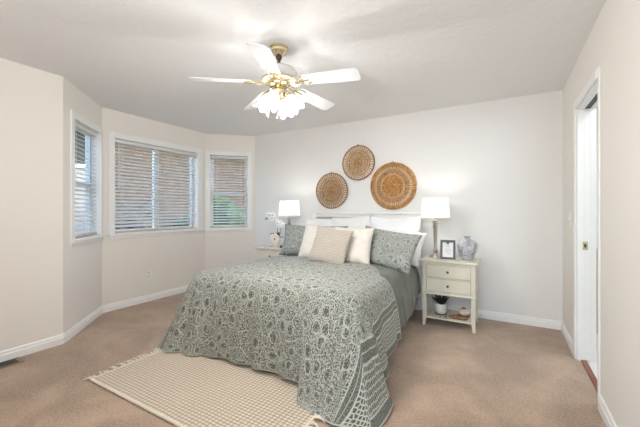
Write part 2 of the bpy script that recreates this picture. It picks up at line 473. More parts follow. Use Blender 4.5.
wall_run('wall_left', (-3.5, YF), (-3.5, 1.36), 0, m45, [], M['wall'], 'plain beige left wall')
A1 = wall_run('wall_bay_near', (-3.5, 1.36), (-4.13, 1.99), -m45 if False else m45*0, m45, [W1], M['wall'], 'angled beige bay wall with the narrow near window')
A2 = wall_run('wall_bay_middle', (-4.13, 1.99), (-4.13, 3.5), m45, m45, [W2], M['wall'], 'beige bay wall with the wide middle window')
A3 = wall_run('wall_bay_far', (-4.13, 3.5), (-3.58, 4.05), m45, 0, [W3], M['wall'], 'angled beige bay wall with the narrow far window')
wall_run('wall_back', (-3.58, YB), (XR, YB), 0, 0.12, [], M['wall_b'], 'pale back wall behind the headboard')
D0, D1, DZ = 2.595, 3.31, 2.045
mb = MB()
mb.box(XR, XR+.12, D1, YB, 0, H); mb.box(XR, XR+.12, D0, D1, DZ, H); mb.box(XR, XR+.12, -3.0, D0, 0, H)
S(mb.build('wall_right', M['wall']), 'beige right wall with the pocket door opening', 'wall')
mb = MB()
mb.box(-3.5, -0.62, YF-.12, YF, 0, H); mb.box(-0.62, 0.36, YF-.12, YF, 2.06, H); mb.box(0.36, XR, YF-.12, YF, 0, H)
S(mb.build('wall_front', M['wall']), 'beige wall with the entry doorway opposite the headboard', 'wall')
mb = MB(); mb.box(-3.62, -3.5, -3.0, YF-.12, 0, H)
S(mb.build('wall_landing', M['wall']), 'landing wall outside the bedroom', 'wall')

# baseboards
def baseboard(name, p0, p1, label, gaps=None):
    p0 = Vector(p0); p1 = Vector(p1); d = p1-p0; ang = math.atan2(d.y, d.x)
    mtx = Matrix.Translation((p0.x, p0.y, 0)) @ Matrix.Rotation(ang, 4, 'Z')
    Ln = d.length; mb = MB()
    prof = [(0.0, 0), (-0.016, 0), (-0.016, 0.055), (-0.011, 0.062), (-0.011, 0.076), (-0.006, 0.086), (0.0, 0.088)]
    r0 = [mb.bm.verts.new(mtx @ Vector((0, y, z))) for y, z in prof]; r1 = [mb.bm.verts.new(mtx @ Vector((Ln, y, z))) for y, z in prof]
    for i in range(len(prof)):
        j = (i+1) % len(prof); mb.bm.faces.new([r0[i], r0[j], r1[j], r1[i]])
    mb.bm.faces.new(r0); mb.bm.faces.new(r1[::-1])
    S(mb.build(name, M['trim']), label, 'baseboard')
baseboard('baseboard_left', (-3.5, YF), (-3.5, 1.36), 'white baseboard along the left wall')
baseboard('baseboard_bay_near', (-3.5, 1.36), (-4.13, 1.99), 'white baseboard along the near angled bay wall')
baseboard('baseboard_bay_middle', (-4.13, 1.99), (-4.13, 3.5), 'white baseboard under the wide window')
baseboard('baseboard_bay_far', (-4.13, 3.5), (-3.58, YB), 'white baseboard under the far bay window')
baseboard('baseboard_back', (-3.58, YB), (XR, YB), 'white baseboard along the back wall')
baseboard('baseboard_right_far', (XR, YB), (XR, D1+.065), 'white baseboard between back wall and door')
baseboard('baseboard_right_near', (XR, D0-.036), (XR, YF), 'white baseboard along the near right wall')

# windows
def window(idx, p0, ang, op, slider, label, railz=1.49, mull=None):
    a0, a1, z0, z1 = op
    e = struct_empty('window_%d' % idx, label, (p0[0], p0[1], 0), ang)
    c = 0.065; mb = MB()
    mb.box(a0-c, a0+.004, -0.016, 0.0, z0-.01, z1+c); mb.box(a1-.004, a1+c, -0.016, 0.0, z0-.01, z1+c)
    mb.box(a0+.004, a1-.004, -0.016, 0.0, z1-.004, z1+c)
    mb.build('casing', M['trim'], e, bevel=0.003)
    mb = MB(); mb.box(a0-c-.006, a1+c+.006, -0.034, 0.0, z0-.03, z0-.008); mb.box(a0-c, a1+c, -0.014, 0.0, z0-.062, z0-.03)
    mb.build('sill', M['trim'], e, bevel=0.003)
    mb = MB(); t = 0.006
    mb.box(a0, a0+t, 0, .085, z0, z1); mb.box(a1-t, a1, 0, .085, z0, z1); mb.box(a0+t, a1-t, 0, .085, z0, z0+t); mb.box(a0+t, a1-t, 0, .085, z1-t, z1)
    mb.build('jamb_liner', M['trim'], e)
    f = 0.045; mb = MB(); y0, y1 = .085, .13
    mb.box(a0, a0+f, y0, y1, z0, z1); mb.box(a1-f, a1, y0, y1, z0, z1); mb.box(a0+f, a1-f, y0, y1, z0, z0+f); mb.box(a0+f, a1-f, y0, y1, z1-f, z1)
    mb.build('frame', M['vinyl'], e)
    mb = MB()
    if slider: mb.box(mull-.035, mull+.035, y0-.002, y1-.002, z0+f, z1-f)
    else: mb.box(a0+f, a1-f, y0-.002, y1-.002, railz-.022, railz+.022)
    mb.build('meeting_rail', M['vinyl'], e)
    g = MB()
    if slider:
        g.box(a0+f, mull-.035, .104, .108, z0+f, z1-f); g.box(mull+.035, a1-f, .104, .108, z0+f, z1-f)
    else:
        g.box(a0+f, a1-f, .104, .108, z0+f, railz-.022); g.box(a0+f, a1-f, .104, .108, railz+.022, z1-f)
    g.build('glass_pane', M['glass'], e)
    return e
def blind(p0, ang, op, label, tilt=22, pitch=0.044):
    a0, a1, z0, z1 = op; a0 += .012; a1 -= .012
    e = thing('window_blind', label, 'blind', (p0[0], p0[1], 0), ang, 'white horizontal blinds in the bay windows')
    yc = 0.045
    MB().box(a0, a1, yc-.025, yc+.025, z1-.05, z1-.010).build('headrail', M['slat'], e, bevel=.003)
    mb = MB(); MBt = math.radians(tilt)
    z = z1-.075; zb = z0+.045
    while z > zb:
        mtx = Matrix.Translation(((a0+a1)/2, yc, z)) @ Matrix.Rotation(MBt, 4, 'X')
        hw = (a1-a0)/2
        # slightly crowned slat section
        sec = [(-.0245, -.0018), (0, .0008), (.0245, -.0018), (.0245, .0010), (0, .0038), (-.0245, .0010)]
        r0 = [mb.bm.verts.new(mtx @ Vector((-hw, y, q))) for y, q in sec]; r1 = [mb.bm.verts.new(mtx @ Vector((hw, y, q))) for y, q in sec]
        for i in range(6):
            j = (i+1) % 6; mb.bm.faces.new([r0[i], r0[j], r1[j], r1[i]])
        mb.bm.faces.new(r0[::-1]); mb.bm.faces.new(r1)
        z -= pitch
    mb.build('slats', M['slat'], e)
    MB().box(a0, a1, yc-.024, yc+.024, z0+.012, z0+.030).build('bottom_rail', M['tanrail'], e, bevel=.003)
    n = 3 if a1-a0 > 1 else 2
    mb = MB()
    for k in range(n):
        x = a0+.10+(a1-a0-.20)*k/(n-1)
        for y in (yc-.026, yc+.026): mb.box(x-.0015, x+.0015, y-.001, y+.001, z0+.02, z1-.04)
    mb.build('ladder_cord', M['cord'], e)
    MB().tube([(a0+.05, yc-.03, z1-.05), (a0+.05, yc-.032, z1-.35), (a0+.05, yc-.033, z1-.62)], .004, 6).build('tilt_wand', M['vinyl'], e)
window(1, (-3.5, 1.36), A1, W1, False, 'narrow white single-hung window in the near bay wall')
window(2, (-4.13, 1.99), A2, W2, True, 'wide white sliding window in the middle bay wall', mull=0.74)
window(3, (-4.13, 3.5), A3, W3, False, 'narrow white single-hung window in the far bay wall')
blind((-3.5, 1.36), A1, W1, 'narrow white slatted blind in the bay window nearest the camera', 26)
blind((-4.13, 1.99), A2, W2, 'wide white slatted blind in the middle bay window', 29)
blind((-4.13, 3.5), A3, W3, 'narrow white slatted blind in the far bay window beside the orchid', 22)

# pocket door opening
e = struct_empty('door_1', 'white cased pocket door opening in the right wall', (0, 0, 0))
mb = MB(); c = .06
mb.box(XR-.016, XR, D1, D1+c, 0, DZ+c); mb.box(XR-.010, XR, D0-.035, D0, 0, DZ+c); mb.box(XR-.016, XR, D0, D1, DZ, DZ+c)
mb.build('casing', M['trim'], e, bevel=.004)
mb = MB(); t = .014
mb.box(XR, XR+.045, D1-t, D1, 0, DZ); mb.box(XR+.085, XR+.12, D1-t, D1, 0, DZ)
mb.box(XR, XR+.12, D0, D0+t, 0, DZ)
mb.box(XR, XR+.045, D0+t, D1-t, DZ-t, DZ); mb.box(XR+.085, XR+.12, D0+t, D1-t, DZ-t, DZ)
mb.build('jamb', M['trim'], e)
MB().box(XR+.046, XR+.084, D0+t, D1-t, DZ-.008, DZ-.001).build('track', M['dark'], e)
lf = MB().box(XR+.0455, XR+.0845, D1-.0135, D1-.0005, 0.012, DZ-.016).build('door_leaf', M['trim'], e)
MB().box(XR+.034, XR+.066, D1-.0175, D1-.0133, 0.90, 0.965).build('edge_pull', M['brass'], lf, bevel=.001)
MB().box(XR+.043, XR+.057, D1-.0185, D1-.0165, 0.918, 0.947).build('latch_slot', M['dark'], lf)
S(MB().box(XR+.025, XR+.062, D0, D1, -.01, .010).build('trim_1', M['thresh'], bevel=.003), 'red-brown wooden threshold strip in the doorway', 'trim')
# bathroom beyond
bath = [(XR+.062, 1.8), (2.4, 1.8), (2.4, 4.75), (XR+.062, 4.75)]
S(MB().prism(bath, -.1, .002).build('floor_bathroom', M['vfloor']), 'pale vinyl floor beyond the door', 'floor')
for nm, bb in (('wall_bathroom_back', (XR+.12, 2.4, 4.65, 4.75)), ('wall_bathroom_right', (2.3, 2.4, 1.8, 4.65)), ('wall_bathroom_front', (XR+.12, 2.3, 1.7, 1.8)), ('wall_bathroom_left', (XR, XR+.12, YB+.14, 4.65))):
    S(MB().box(*bb, 0, H).build(nm, M['bathwall']), 'white wall of the room beyond the door', 'wall')
S(MB().box(XR+.12, 2.4, 1.7, 4.75, H, H+.1).build('ceiling_bathroom', M['bathwall']), 'white ceiling beyond the door', 'ceiling')
v = thing('vanity_cabinet', 'oak cabinet just visible through the doorway gap', 'cabinet', (0.64, 4.08, .002))
MB().box(0, .9, 0, .52, 0, .84).build('body', M['oak'], v, bevel=.004)
MB().box(-.005, .92, -.02, .53, .84, .875).build('countertop', M['vinyl'], v, bevel=.006)
MB().box(.04, .42, -.018, 0, .10, .76).build('door', M['oak'], v, bevel=.004)

# outlet, switch, floor register
o = thing('wall_outlet', 'small white electrical outlet low on the bay wall', 'outlet', (-4.13, 2.562, 0.357))
MB().box(0, .006, -.036, .036, -.058, .058).build('cover_plate', M['plate'], o, bevel=.002)
for zz in (-.024, .024):
    so = MB().box(.006, .009, -.017, .017, zz-.016, zz+.016).build('socket', M['cord'], o)
    for yy in (-.0065, .0065): MB().box(.009, .0095, yy-.0015, yy+.0015, zz-.006, zz+.006).build('socket_slot', M['dark'], so)
o = thing('light_switch', 'white light switch on the right wall beside the door casing', 'switch', (XR, 3.62, 1.14))
MB().box(-.006, 0, -.036, .036, -.058, .058).build('cover_plate', M['plate'], o, bevel=.002)
MB().box(-.016, -.006, -.006, .006, -.010, .012).build('toggle', M['plate'], o, bevel=.002)
o = thing('floor_register', 'tan metal floor vent with dark slots by the left baseboard', 'vent', (-3.412, 0.865, 0), 0)
MB().box(-.070, .070, -.18, .18, 0, .006).build('frame', M['vent'], o, bevel=.002)
MB().box(-.052, .052, -.150, .150, .006, .0068).build('opening', M['dark'], o)
mb = MB()
for k in range(13):
    y = -.135+k*.0225; mb.box(-.052, .052, y-.0020, y+.0020, .0068, .008)
for x in (-.014, .014): mb.box(x-.002, x+.002, -.145, .145, .0068, .0088)
mb.build('louvre', M['knob'], o)

# ------------------------------------------------------------ outdoors
def blob(rx, ry, rz, seed, sub=4, amp=0.3):
    bm = bmesh.new(); bmesh.ops.create_icosphere(bm, subdivisions=sub, radius=1)
    for v in bm.verts:
        p = v.co.copy(); nn = noise.fractal(p*2.3+Vector((seed, seed*2, 0)), 1.0, 2.0, 4)
        v.co = Vector((p.x*rx, p.y*ry, p.z*rz))*(1+amp*nn)
    mb = MB(); mb.bm.free(); mb.bm = bm; return mb
S(MB().box(-80, -4.3, -60, 60, -.5, -.35).box(-4.3, 4, 4.8, 30, -.5, -.35).build('ground_garden', M['grass']), 'green lawn outside the bay windows', 'ground')
h = thing('neighbour_house', 'brown-sided house seen through the bay window blinds', 'building', (-9.5, 9.2, -.35))
mb = MB()
for k in range(24): mb.box(-3, 0-.004*0, -4.6, 7, k*.16, k*.16+.155)
mb.box(-3.01, -.02, -4.59, 6.99, 0, 3.84)
mb.build('siding', M['siding'], h)
MB().prism([(-3.4, 3.84), (.45, 3.84), (-1.4, 4.4)], -4.9, 7.3, Matrix(((1,0,0,0),(0,0,1,0),(0,1,0,0),(0,0,0,1)))).build('roof', M['roof'], h)
wf = MB().box(0, .04, 2.6, 3.8, 1.4, 2.6).build('window', M['vinyl'], h)
MB().box(.04, .05, 2.68, 3.72, 1.48, 2.52).build('pane', M['glass'], wf)
def shrub(loc, r, mat, label, seed):
    t = thing('garden_shrub', label, 'shrub', loc, 0)
    blob(*r, seed).build('foliage', M[mat], t, smooth=False, loc=(0, 0, r[2]*.95))
    MB().tube([(0, 0, 0), (.02, .01, r[2])], [.06, .04], 8).build('trunk', M['bark'], t)
gw = thing('garden_wall', 'pale stucco garden wall glimpsed through the near bay window', 'wall', (-8.2, 3.1, -.35))
MB().box(-.1, .1, -2.4, 0.95, 0, 2.5).build('panel', M['stucco'], gw); MB().box(-.14, .14, -2.42, .97, 2.5, 2.58).build('coping', M['vinyl'], gw)
shrub((-6.0, 5.62, -.35), (.75, .8, .93), 'shrub', 'green shrub filling the lower half of the far bay window', 3)
shrub((-7.2, 4.2, -.35), (.6, .7, .85), 'shrub2', 'dry brownish shrub behind the wide middle window', 8)
shrub((-8.2, 6.3, -.35), (.55, .6, .72), 'shrub', 'green shrub low behind the right side of the middle window', 13)

# ------------------------------------------------------------ rug
RX0, RX1, RY0, RY1 = -2.555, -0.965, 1.165, 2.55
rug = thing('area_rug', 'cream ribbed woven rug with fringed ends on the carpet at the foot of the bed', 'rug')
lay = MB()
W_, L_ = RX1-RX0, RY1-RY0
lay.grid(lambda u, v: Vector((RX0+u*W_, RY0+v*L_, 0.011+.0012*math.sin(u*30+v*9))), 90, 60, lambda u, v: (u*W_, v*L_))
lay.build('woven_field', M['rug'], rug, smooth=True, angle=180)
mb = MB(); mb.box(RX0, RX1, RY0, RY1, .0005, .0098); mb.build('backing', M['fringe'], rug)
for y in (RY0,):
    pts = []; n_ = 220
    mb = MB(); mb.tube([(RX0+(W_)*i/n_, y-.003, .010+.0016*math.sin(i*1.9)) for i in range(n_+1)], [.0085+.0022*math.sin(i*1.9) for i in range(n_+1)], 7)
    mb.build('braided_edge', M['fringe'], rug, smooth=True)
for x, sgn in ((RX0, -1), (RX1, 1)):
    mb = MB()
    n_ = 46
    for i in range(n_+1):
        y = RY0+.002+L_*i/n_
        ln = random.uniform(.045, .085); dy = random.uniform(-.035, .035); hz = random.uniform(.004, .018)
        mb.tube([(x-sgn*.006, y, .013), (x+sgn*ln*.35, y+dy*.3, .012+hz*.6), (x+sgn*ln*.75, y+dy*.8, .008+hz*.4), (x+sgn*ln, y+dy*1.2, .007)], [.0045, .006, .0055, .003], 6)
    for i in range(n_*2):
        y = RY0+L_*i/(n_*2)
        mb.sphere((x+sgn*.004, y, .011), .0085, u=8, v=5)
    tag(mb.build('fringe', M['fringe'], rug, smooth=True), 'knotted cream fringe')

# ------------------------------------------------------------ bed
BX0, BX1 = -2.43, -0.89; BC = (BX0+BX1)/2
bed = thing('bed', 'queen bed with white slatted headboard against the back wall', 'bed', (BC, 4.03, 0))
def bx(x0, x1, y0, y1, z0, z1): return (x0-BC, x1-BC, y0-4.03, y1-4.03, z0, z1)
hb = MB()
hb.box(*bx(BX0, BX0+.07, 3.975, 4.03, 0, 1.165)); hb.box(*bx(BX1-.07, BX1, 3.975, 4.03, 0, 1.165))
hb.box(*bx(BX0-.01, BX1+.01, 3.965, 4.03, 1.165, 1.195))
hb.box(*bx(BX0+.07, BX1-.07, 3.985, 4.02, 1.12, 1.165)); hb.box(*bx(BX0+.07, BX1-.07, 3.985, 4.02, .40, 1.065))
for k in range(1, 4):
    x = BX0+.07+(1.40)*k/4; hb.box(*bx(x-.02, x+.02, 3.99, 4.015, 1.065, 1.12))
hb.build('headboard', M['bedwhite'], bed, bevel=.004)
for s_ in (0, 1):
    x = BX0+.005 if s_ == 0 else BX1-.030
    MB().box(*bx(x, x+.025, 1.99, 3.975, .18, .31)).build('side_rail', M['bedwhite'], bed, bevel=.004)
MB().box(*bx(BX0+.03, BX1-.03, 1.985, 2.01, .18, .31)).build('foot_rail', M['bedwhite'], bed, bevel=.004)
for x in (BX0+.06, BX1-.11):
    MB().box(*bx(x, x+.05, 2.02, 2.07, .014, .18)).build('leg', M['bedwhite'], bed)
def rbox(x0, x1, y0, y1, z0, z1, r):
    mb = MB(); mb.box(*bx(x0, x1, y0, y1, z0, z1))
    bmesh.ops.bevel(mb.bm, geom=list(mb.bm.edges), offset=r, segments=5, affect='EDGES', profile=.5); return mb
rbox(BX0+.035, BX1-.035, 2.02, 3.96, .20, .40, .03).build('box_spring', M['boxspring'], bed, smooth=True)
rbox(BX0+.02, BX1-.02, 2.0, 3.96, .40, .635, .06).build('mattress', M['whitecloth'], bed, smooth=True)

def lerp(a, b, t): return a+(b-a)*t
def keyed(keys, s):
    if s <= keys[0][0]: return keys[0][1]
    for (s0, p0), (s1, p1) in zip(keys, keys[1:]):
        if s <= s1:
            t = (s-s0)/(s1-s0); t = t*t*(3-2*t)
            return tuple(lerp(a, b, t) for a, b in zip(p0, p1))
    return keys[-1][1]
def drape(x0, x1, y0, yback, zt, wL, wR, wF, L, keysL, keysCL, keysF, keysCR, keysR, res, fold=0.018, lam=0.17, sh=0.10, backfall=0.0):
    W = x1-x0
    UW, UL = W+wL+wR, L+wF
    nu, nv = int(UW/res), int(UL/res)
    def P(a, b):
        u = -wL+a*UW; v = -wF+b*UL
        cu = min(max(u, 0), W); cv = max(v, 0)
        x = x0+cu; yb = yback(x); y = y0+cv/L*(yb-y0)
        ex = min(cu, W-cu)/.3; ex = min(1, ex)
        z = zt+.022*ex*min(1, cv/.3)+.006*noise.noise(Vector((x*3.1, y*3.1, 1.7)))+.003*noise.noise(Vector((x*9, y*9, 4)))
        if backfall and L-cv < .05: z -= backfall*(1-(L-cv)/.05)**2
        P0 = Vector((x, y, z))
        du, dv = u-cu, v-cv; r = math.hypot(du, dv)
        if r < 1e-7: return P0
        if dv == 0 and du > 0: k = keyed(keysR, y); rm = wR; s = y*1.0
        elif dv == 0: k = keyed(keysL, y); rm = wL; s = y+7
        elif du == 0: k = keyed(keysF, x); rm = wF; s = x+3
        else:
            th = math.atan2(-dv, abs(du)); c_, s_ = math.cos(th), math.sin(th)
            if du > 0: rm = min(wR/max(c_, 1e-6), wF/max(s_, 1e-6)); k = keyed(keysCR, math.degrees(th)); s = y0-th*.45
            else: rm = min(wL/max(c_, 1e-6), wF/max(s_, 1e-6)); k = keyed(keysCL, math.degrees(th)); s = x0+3-(PI/2-th)*.45
        t = r/rm; d = Vector((du/r, dv/r, 0))
        Hm = Vector(k[:3]); c2z = k[3]
        A = P0 + d*sh + Vector((0, 0, -.004))
        q = lerp(A, Hm, .45); B = Vector((q.x, q.y, c2z))
        m = 1-t
        p = P0*m**3 + A*(3*m*m*t) + B*(3*m*t*t) + Hm*t**3
        amp = fold*(t**1.3)*(.6+.6*noise.noise(Vector((s*2.3, 0, 5))))
        if Hm.z < .014: amp *= max(0.0, 1-t*.75)
        p += d*amp*math.sin(2*PI*s/lam+1.2*noise.noise(Vector((s*4, t, 0))))
        p.z = max(p.z, .0175 if Hm.z < .03 else .03)
        return p
    mb = MB(); mb.grid(P, nu, nv, lambda a, b: (a*UW, b*UL))
    return mb, UW, UL

# sage coverlet under the quilt
cx0, cx1 = -2.36, -0.945
mb, _, _ = drape(cx0, cx1, 2.3, lambda x: 3.62, .648, .42, .46, .05, 1.32,
    [(2.2, (-2.49, 2.3, .22, .35)), (3.7, (-2.49, 3.62, .22, .35))],
    [(0, (-2.48, 2.28, .25, .4)), (90, (-2.4, 2.26, .6, .6))],
    [(-3, (-1.6, 2.24, .62, .63)), (0, (-1.6, 2.24, .62, .63))],
    [(0, (-.80, 2.28, .25, .4)), (90, (-.9, 2.26, .6, .6))],
    [(2.2, (-.79, 2.3, .20, .35)), (2.9, (-.775, 2.9, .19, .35)), (3.15, (-.775, 3.13, .22, .35)), (3.5, (-.80, 3.42, .30, .4)), (3.62, (-.80, 3.55, .33, .4))], .03, fold=.012, sh=.13)
for v_ in mb.bm.verts:   # the foot edge of the coverlet stays flat on the mattress
    if v_.co.y < 2.3 and cx0 < v_.co.x < cx1: v_.co.z = .648
tag(mb.build('coverlet', M['sheet'], smooth=True, angle=180, solid=.006), 'plain dark sage coverlet folded under the pillows and hanging beside the right nightstand', 'blanket')

def yback(x):
    t = max(0, (x+1.35)/.45)
    return 3.06-.50*min(1.3, t)**2.2
keysF = [(-2.36, (-2.36, 1.745, .016, .14)), (-2.20, (-2.20, 1.775, .018, .15)), (-2.0, (-2.02, 1.825, .03, .17)), (-1.65, (-1.66, 1.835, .04, .2)),
         (-1.32, (-1.32, 1.825, .045, .2)), (-1.20, (-1.215, 1.80, .04, .18)), (-1.13, (-1.125, 1.665, .013, .12)), (-1.0, (-1.06, 1.635, .012, .10)), (-.90, (-.985, 1.615, .012, .10))]
keysCR = [(0, (-.615, 1.985, .013, .10)), (25, (-.585, 1.84, .012, .08)), (50, (-.605, 1.62, .012, .07)), (69, (-.84, 1.59, .012, .08)), (90, (-.985, 1.615, .012, .10))]
keysR = [(1.95, (-.615, 1.985, .013, .10)), (2.04, (-.665, 2.05, .10, .2)), (2.15, (-.715, 2.14, .15, .25)), (2.5, (-.72, 2.47, .20, .3)), (2.7, (-.725, 2.64, .24, .33))]
keysCL = [(0, (-2.63, 1.97, .02, .15)), (30, (-2.72, 1.84, .013, .10)), (55, (-2.64, 1.70, .012, .08)), (75, (-2.48, 1.69, .013, .10)), (90, (-2.36, 1.745, .016, .14))]
keysL = [(1.95, (-2.63, 1.97, .02, .15)), (2.1, (-2.57, 2.1, .08, .22)), (2.5, (-2.55, 2.5, .14, .28)), (3.1, (-2.55, 3.05, .17, .3))]
mb, UW, UL = drape(-2.365, -.90, 1.985, yback, .662, .60, .56, .66, 1.10, keysL, keysCL, keysF, keysCR, keysR, .018, fold=.032, lam=.23, sh=.145)
M['quilt'] = paisley('quilt_paisley', UW, UL)
tag(mb.build('paisley_quilt', M['quilt'], smooth=True, angle=180, solid=.008), 'sage and off-white paisley quilt spread over the bed, its corner trailing on the rug', 'quilt')

# pillows
def pillow(name, w, h, t, mat, label, cx, cy, z, yaw, lean, roll, group, seed, droop=0.0, knit=False):
    mb = MB(); N = 30
    def side(sg):
        def P(a, b):
            u, v = a*2-1, b*2-1
            e = max(0.0, (1-u**2)*(1-v**2))
            th = t/2*(e**.42)*(1-.18*v)
            x = w/2*u*(1-.075*(1-v*v)*u*u); zz = h/2*v*(1-.085*(1-u*u)*v*v)
            wr = .012*noise.noise(Vector((u*2.2+seed, v*2.2, sg*3)))*min(1, e*6) + .006*noise.noise(Vector((u*6+seed, v*5, sg)))*min(1, e*8)
            cr = .006*math.sin(math.atan2(v, u)*14+seed)*math.exp(-((abs(u)-.85)**2+(abs(v)-.85)**2)*14)*min(1, e*8)
            return Vector((x, sg*(th+wr+cr) + droop*(u*u)*(.5-.5*v)*.3, zz+h/2))
        return P
    mb.grid(side(-1), N, N, lambda a, b: (a*w+seed*.37, b*h+seed*.11))
    mb.grid(side(1), N, N, lambda a, b: (a*w+seed*.37+.5, b*h+.7))
    o = mb.build(name, mat, smooth=True, angle=180, weld=True)
    o.matrix_world = Matrix.Translation((cx, cy, z)) @ Matrix.Rotation(math.radians(yaw), 4, 'Z') @ Matrix.Rotation(math.radians(-lean), 4, 'X') @ Matrix.Rotation(math.radians(roll), 4, 'Y')
    return tag(o, label, 'pillow', group)
G = 'pillows propped against the headboard'
pillow('bed_pillow', .64, .47, .17, M['whitecloth'], 'white pillow standing at the far left against the headboard', -2.13, 3.73, .665, 0, 16, 0, G, 1)
pillow('bed_pillow', .60, .50, .17, M['offwhite'], 'off-white pillow with raised right corner, second from left against the headboard', -1.70, 3.70, .665, 0, 16, -4, G, 2)
pillow('bed_pillow', .64, .50, .18, M['whitecloth'], 'large white pillow at the right end of the headboard, just behind the right paisley sham', -1.15, 3.68, .665, 0, 15, 0, G, 3)
pillow('bed_pillow', .66, .40, .15, M['whitecloth'], 'white pillow slumped over the bed edge beside the right nightstand', -1.115, 3.53, .635, -6, 24, 6, G, 4)
pillow('sham_pillow', .90, .41, .14, M['sham'], 'sage paisley sham standing at the left side of the bed', -2.035, 3.27, .65, 2, 20, 0, G, 5)
pillow('sham_pillow', .70, .41, .15, M['sham'], 'sage paisley sham at the right side of the bed, corner drooping', -1.10, 3.11, .64, -15, 24, 6, G, 6)
pillow('throw_pillow', .46, .42, .15, M['cream'], 'smooth cream cushion at left, tucked behind the knitted cushion', -1.85, 3.07, .65, 0, 20, 4, G, 7)
pillow('throw_pillow', .46, .41, .15, M['cream'], 'smooth cream cushion to the right of the knitted cushion', -1.395, 3.01, .652, 0, 20, 0, G, 8)
pillow('knit_pillow', .43, .41, .14, M['knit'], 'beige chunky knitted cushion in front of all other pillows', -1.585, 2.84, .655, 2, 22, 7, G, 9)

# ------------------------------------------------------------ nightstands
def nightstand():
    t = thing('nightstand', 'antique white two-drawer nightstand right of the bed holding lamp, picture frame and vase', 'nightstand', (-.505, 3.50, 0), 0, 'matching bedside tables')
    w, d = .51, .38; x0, x1 = -w/2, w/2
    MB().box(x0-.022, x1+.022, -.022, d+.01, .672, .695).build('top', M['nstand'], t, bevel=.005)
    MB().box(x0-.012, x1+.012, -.014, d+.004, .338, .358).build('ledge', M['nstand'], t, bevel=.004)
    MB().box(x0+.02, x1-.02, .012, d-.01, .358, .672).build('case', M['nstand'], t)
    fr = MB(); fr.box(x0, x0+.04, -.004, .03, .358, .672); fr.box(x1-.04, x1, -.004, .03, .358, .672); fr.box(x0+.04, x1-.04, -.004, .02, .648, .672)
    fr.box(x0+.04, x1-.04, -.004, .02, .358, .372); fr.box(x0+.04, x1-.04, -.004, .02, .505, .516)
    fr.box(x0, x0+.02, .03, d, .358, .672); fr.box(x1-.02, x1, .03, d, .358, .672)
    fr.build('face_frame', M['nstand'], t, bevel=.0025)
    for z0, z1 in ((.519, .645), (.375, .502)):
        dr = MB().box(x0+.043, x1-.043, -.007, .014, z0, z1).build('drawer', M['nstand'], t, bevel=.002)
        mtx = Matrix.Translation((0, -.007, (z0+z1)/2)) @ Matrix.Rotation(PI/2, 4, 'X')
        MB().lathe([(.004, 0), (.004, .010), (.011, .014), (.012, .020), (.007, .025), (0.0001, .026)], seg=16, mtx=mtx).build('knob', M['knob'], dr, smooth=True)
    for lx in (x0, x1-.04):
        for ly in (0, d-.04):
            sx = 1 if lx == x0 else -1
            mb = MB(); a = .04; b = .026
            ox0, ox1 = (lx, lx+a)
            top = [(lx, ly), (lx+a, ly), (lx+a, ly+a), (lx, ly+a)]
            ox = lx+(0 if sx == 1 else a-b); oy = ly+(0 if ly == 0 else a-b)
            bot = [(ox, oy), (ox+b, oy), (ox+b, oy+b), (ox, oy+b)]
            v0 = [mb.bm.verts.new((x, y, 0)) for x, y in bot]; v1 = [mb.bm.verts.new((x, y, .338)) for x, y in top]
            vm = [mb.bm.verts.new((x, y, .11)) for x, y in top]
            for A_, B_ in ((v0, vm), (vm, v1)):
                for i in range(4): mb.bm.faces.new([A_[i], A_[(i+1) % 4], B_[(i+1) % 4], B_[i]])
            mb.bm.faces.new(v0[::-1]); mb.bm.faces.new(v1); mb.build('leg', M['nstand'], t, bevel=.002)
    MB().box(x0+.006, x1-.006, .008, d-.008, .078, .094).build('shelf', M['nstand'], t, bevel=.003)
    return t
ns = nightstand()
ns2 = copy_tree(ns); ns2.location = (-2.815, 3.50, 0)
tag(ns2, 'antique white nightstand left of the bed, mostly hidden, under the orchid')

# table lamps
def table_lamp():
    t = thing('table_lamp', 'lit brushed nickel table lamp with white shade on the right nightstand', 'lamp', (-.665, 3.70, .695), 0, 'matching bedside lamps')
    MB().lathe([(.070, 0), (.072, .008), (.066, .014), (.060, .016), (.058, .024), (.040, .030), (.024, .042), (.018, .058), (.019, .068), (.026, .076), (.027, .086), (.016, .094),
                (.014, .105), (.017, .20), (.024, .31), (.029, .345), (.030, .350), (.020, .356), (.018, .362), (.030, .370), (.031, .378), (.018, .385), (.016, .392), (.034, .402), (.035, .408), (.010, .414), (.0001, .414)],
               seg=32).build('base', M['nickel'], t, smooth=True, angle=35)
    MB().tube([(0, 0, .412), (0, 0, .50)], .008, 10).build('socket', M['nickel'], t, smooth=True)
    s = MB().lathe([(.154, .440), (.133, .655)], seg=48, cap=False).build('lamp_shade', M['shade'], t, smooth=True, angle=180)
    MB().torus((0, 0, .441), .154, .0018, n=48).build('shade_ring', M['trim'], s)
    tr = MB().torus((0, 0, .654), .133, .0018, n=48)
    for k in range(3):
        a = k*2*PI/3; tr.tube([(0, 0, .645), (.133*math.cos(a), .133*math.sin(a), .654)], .0015, 6)
    tr.build('shade_spider', M['trim'], s)
    MB().sphere((0, 0, .535), .026, (1, 1, 1.25)).build('bulb', M['bulb'], t, smooth=True)
    light('bulb_glow', (0, 0, .59), BULB_TABLE, (1.0, .96, .91), .03, t)
    return t
lp = table_lamp()
lp2 = copy_tree(lp); lp2.location = (-2.635, 3.70, .695)
tag(lp2, 'lit brushed nickel table lamp with white shade left of the bed beside the orchid')

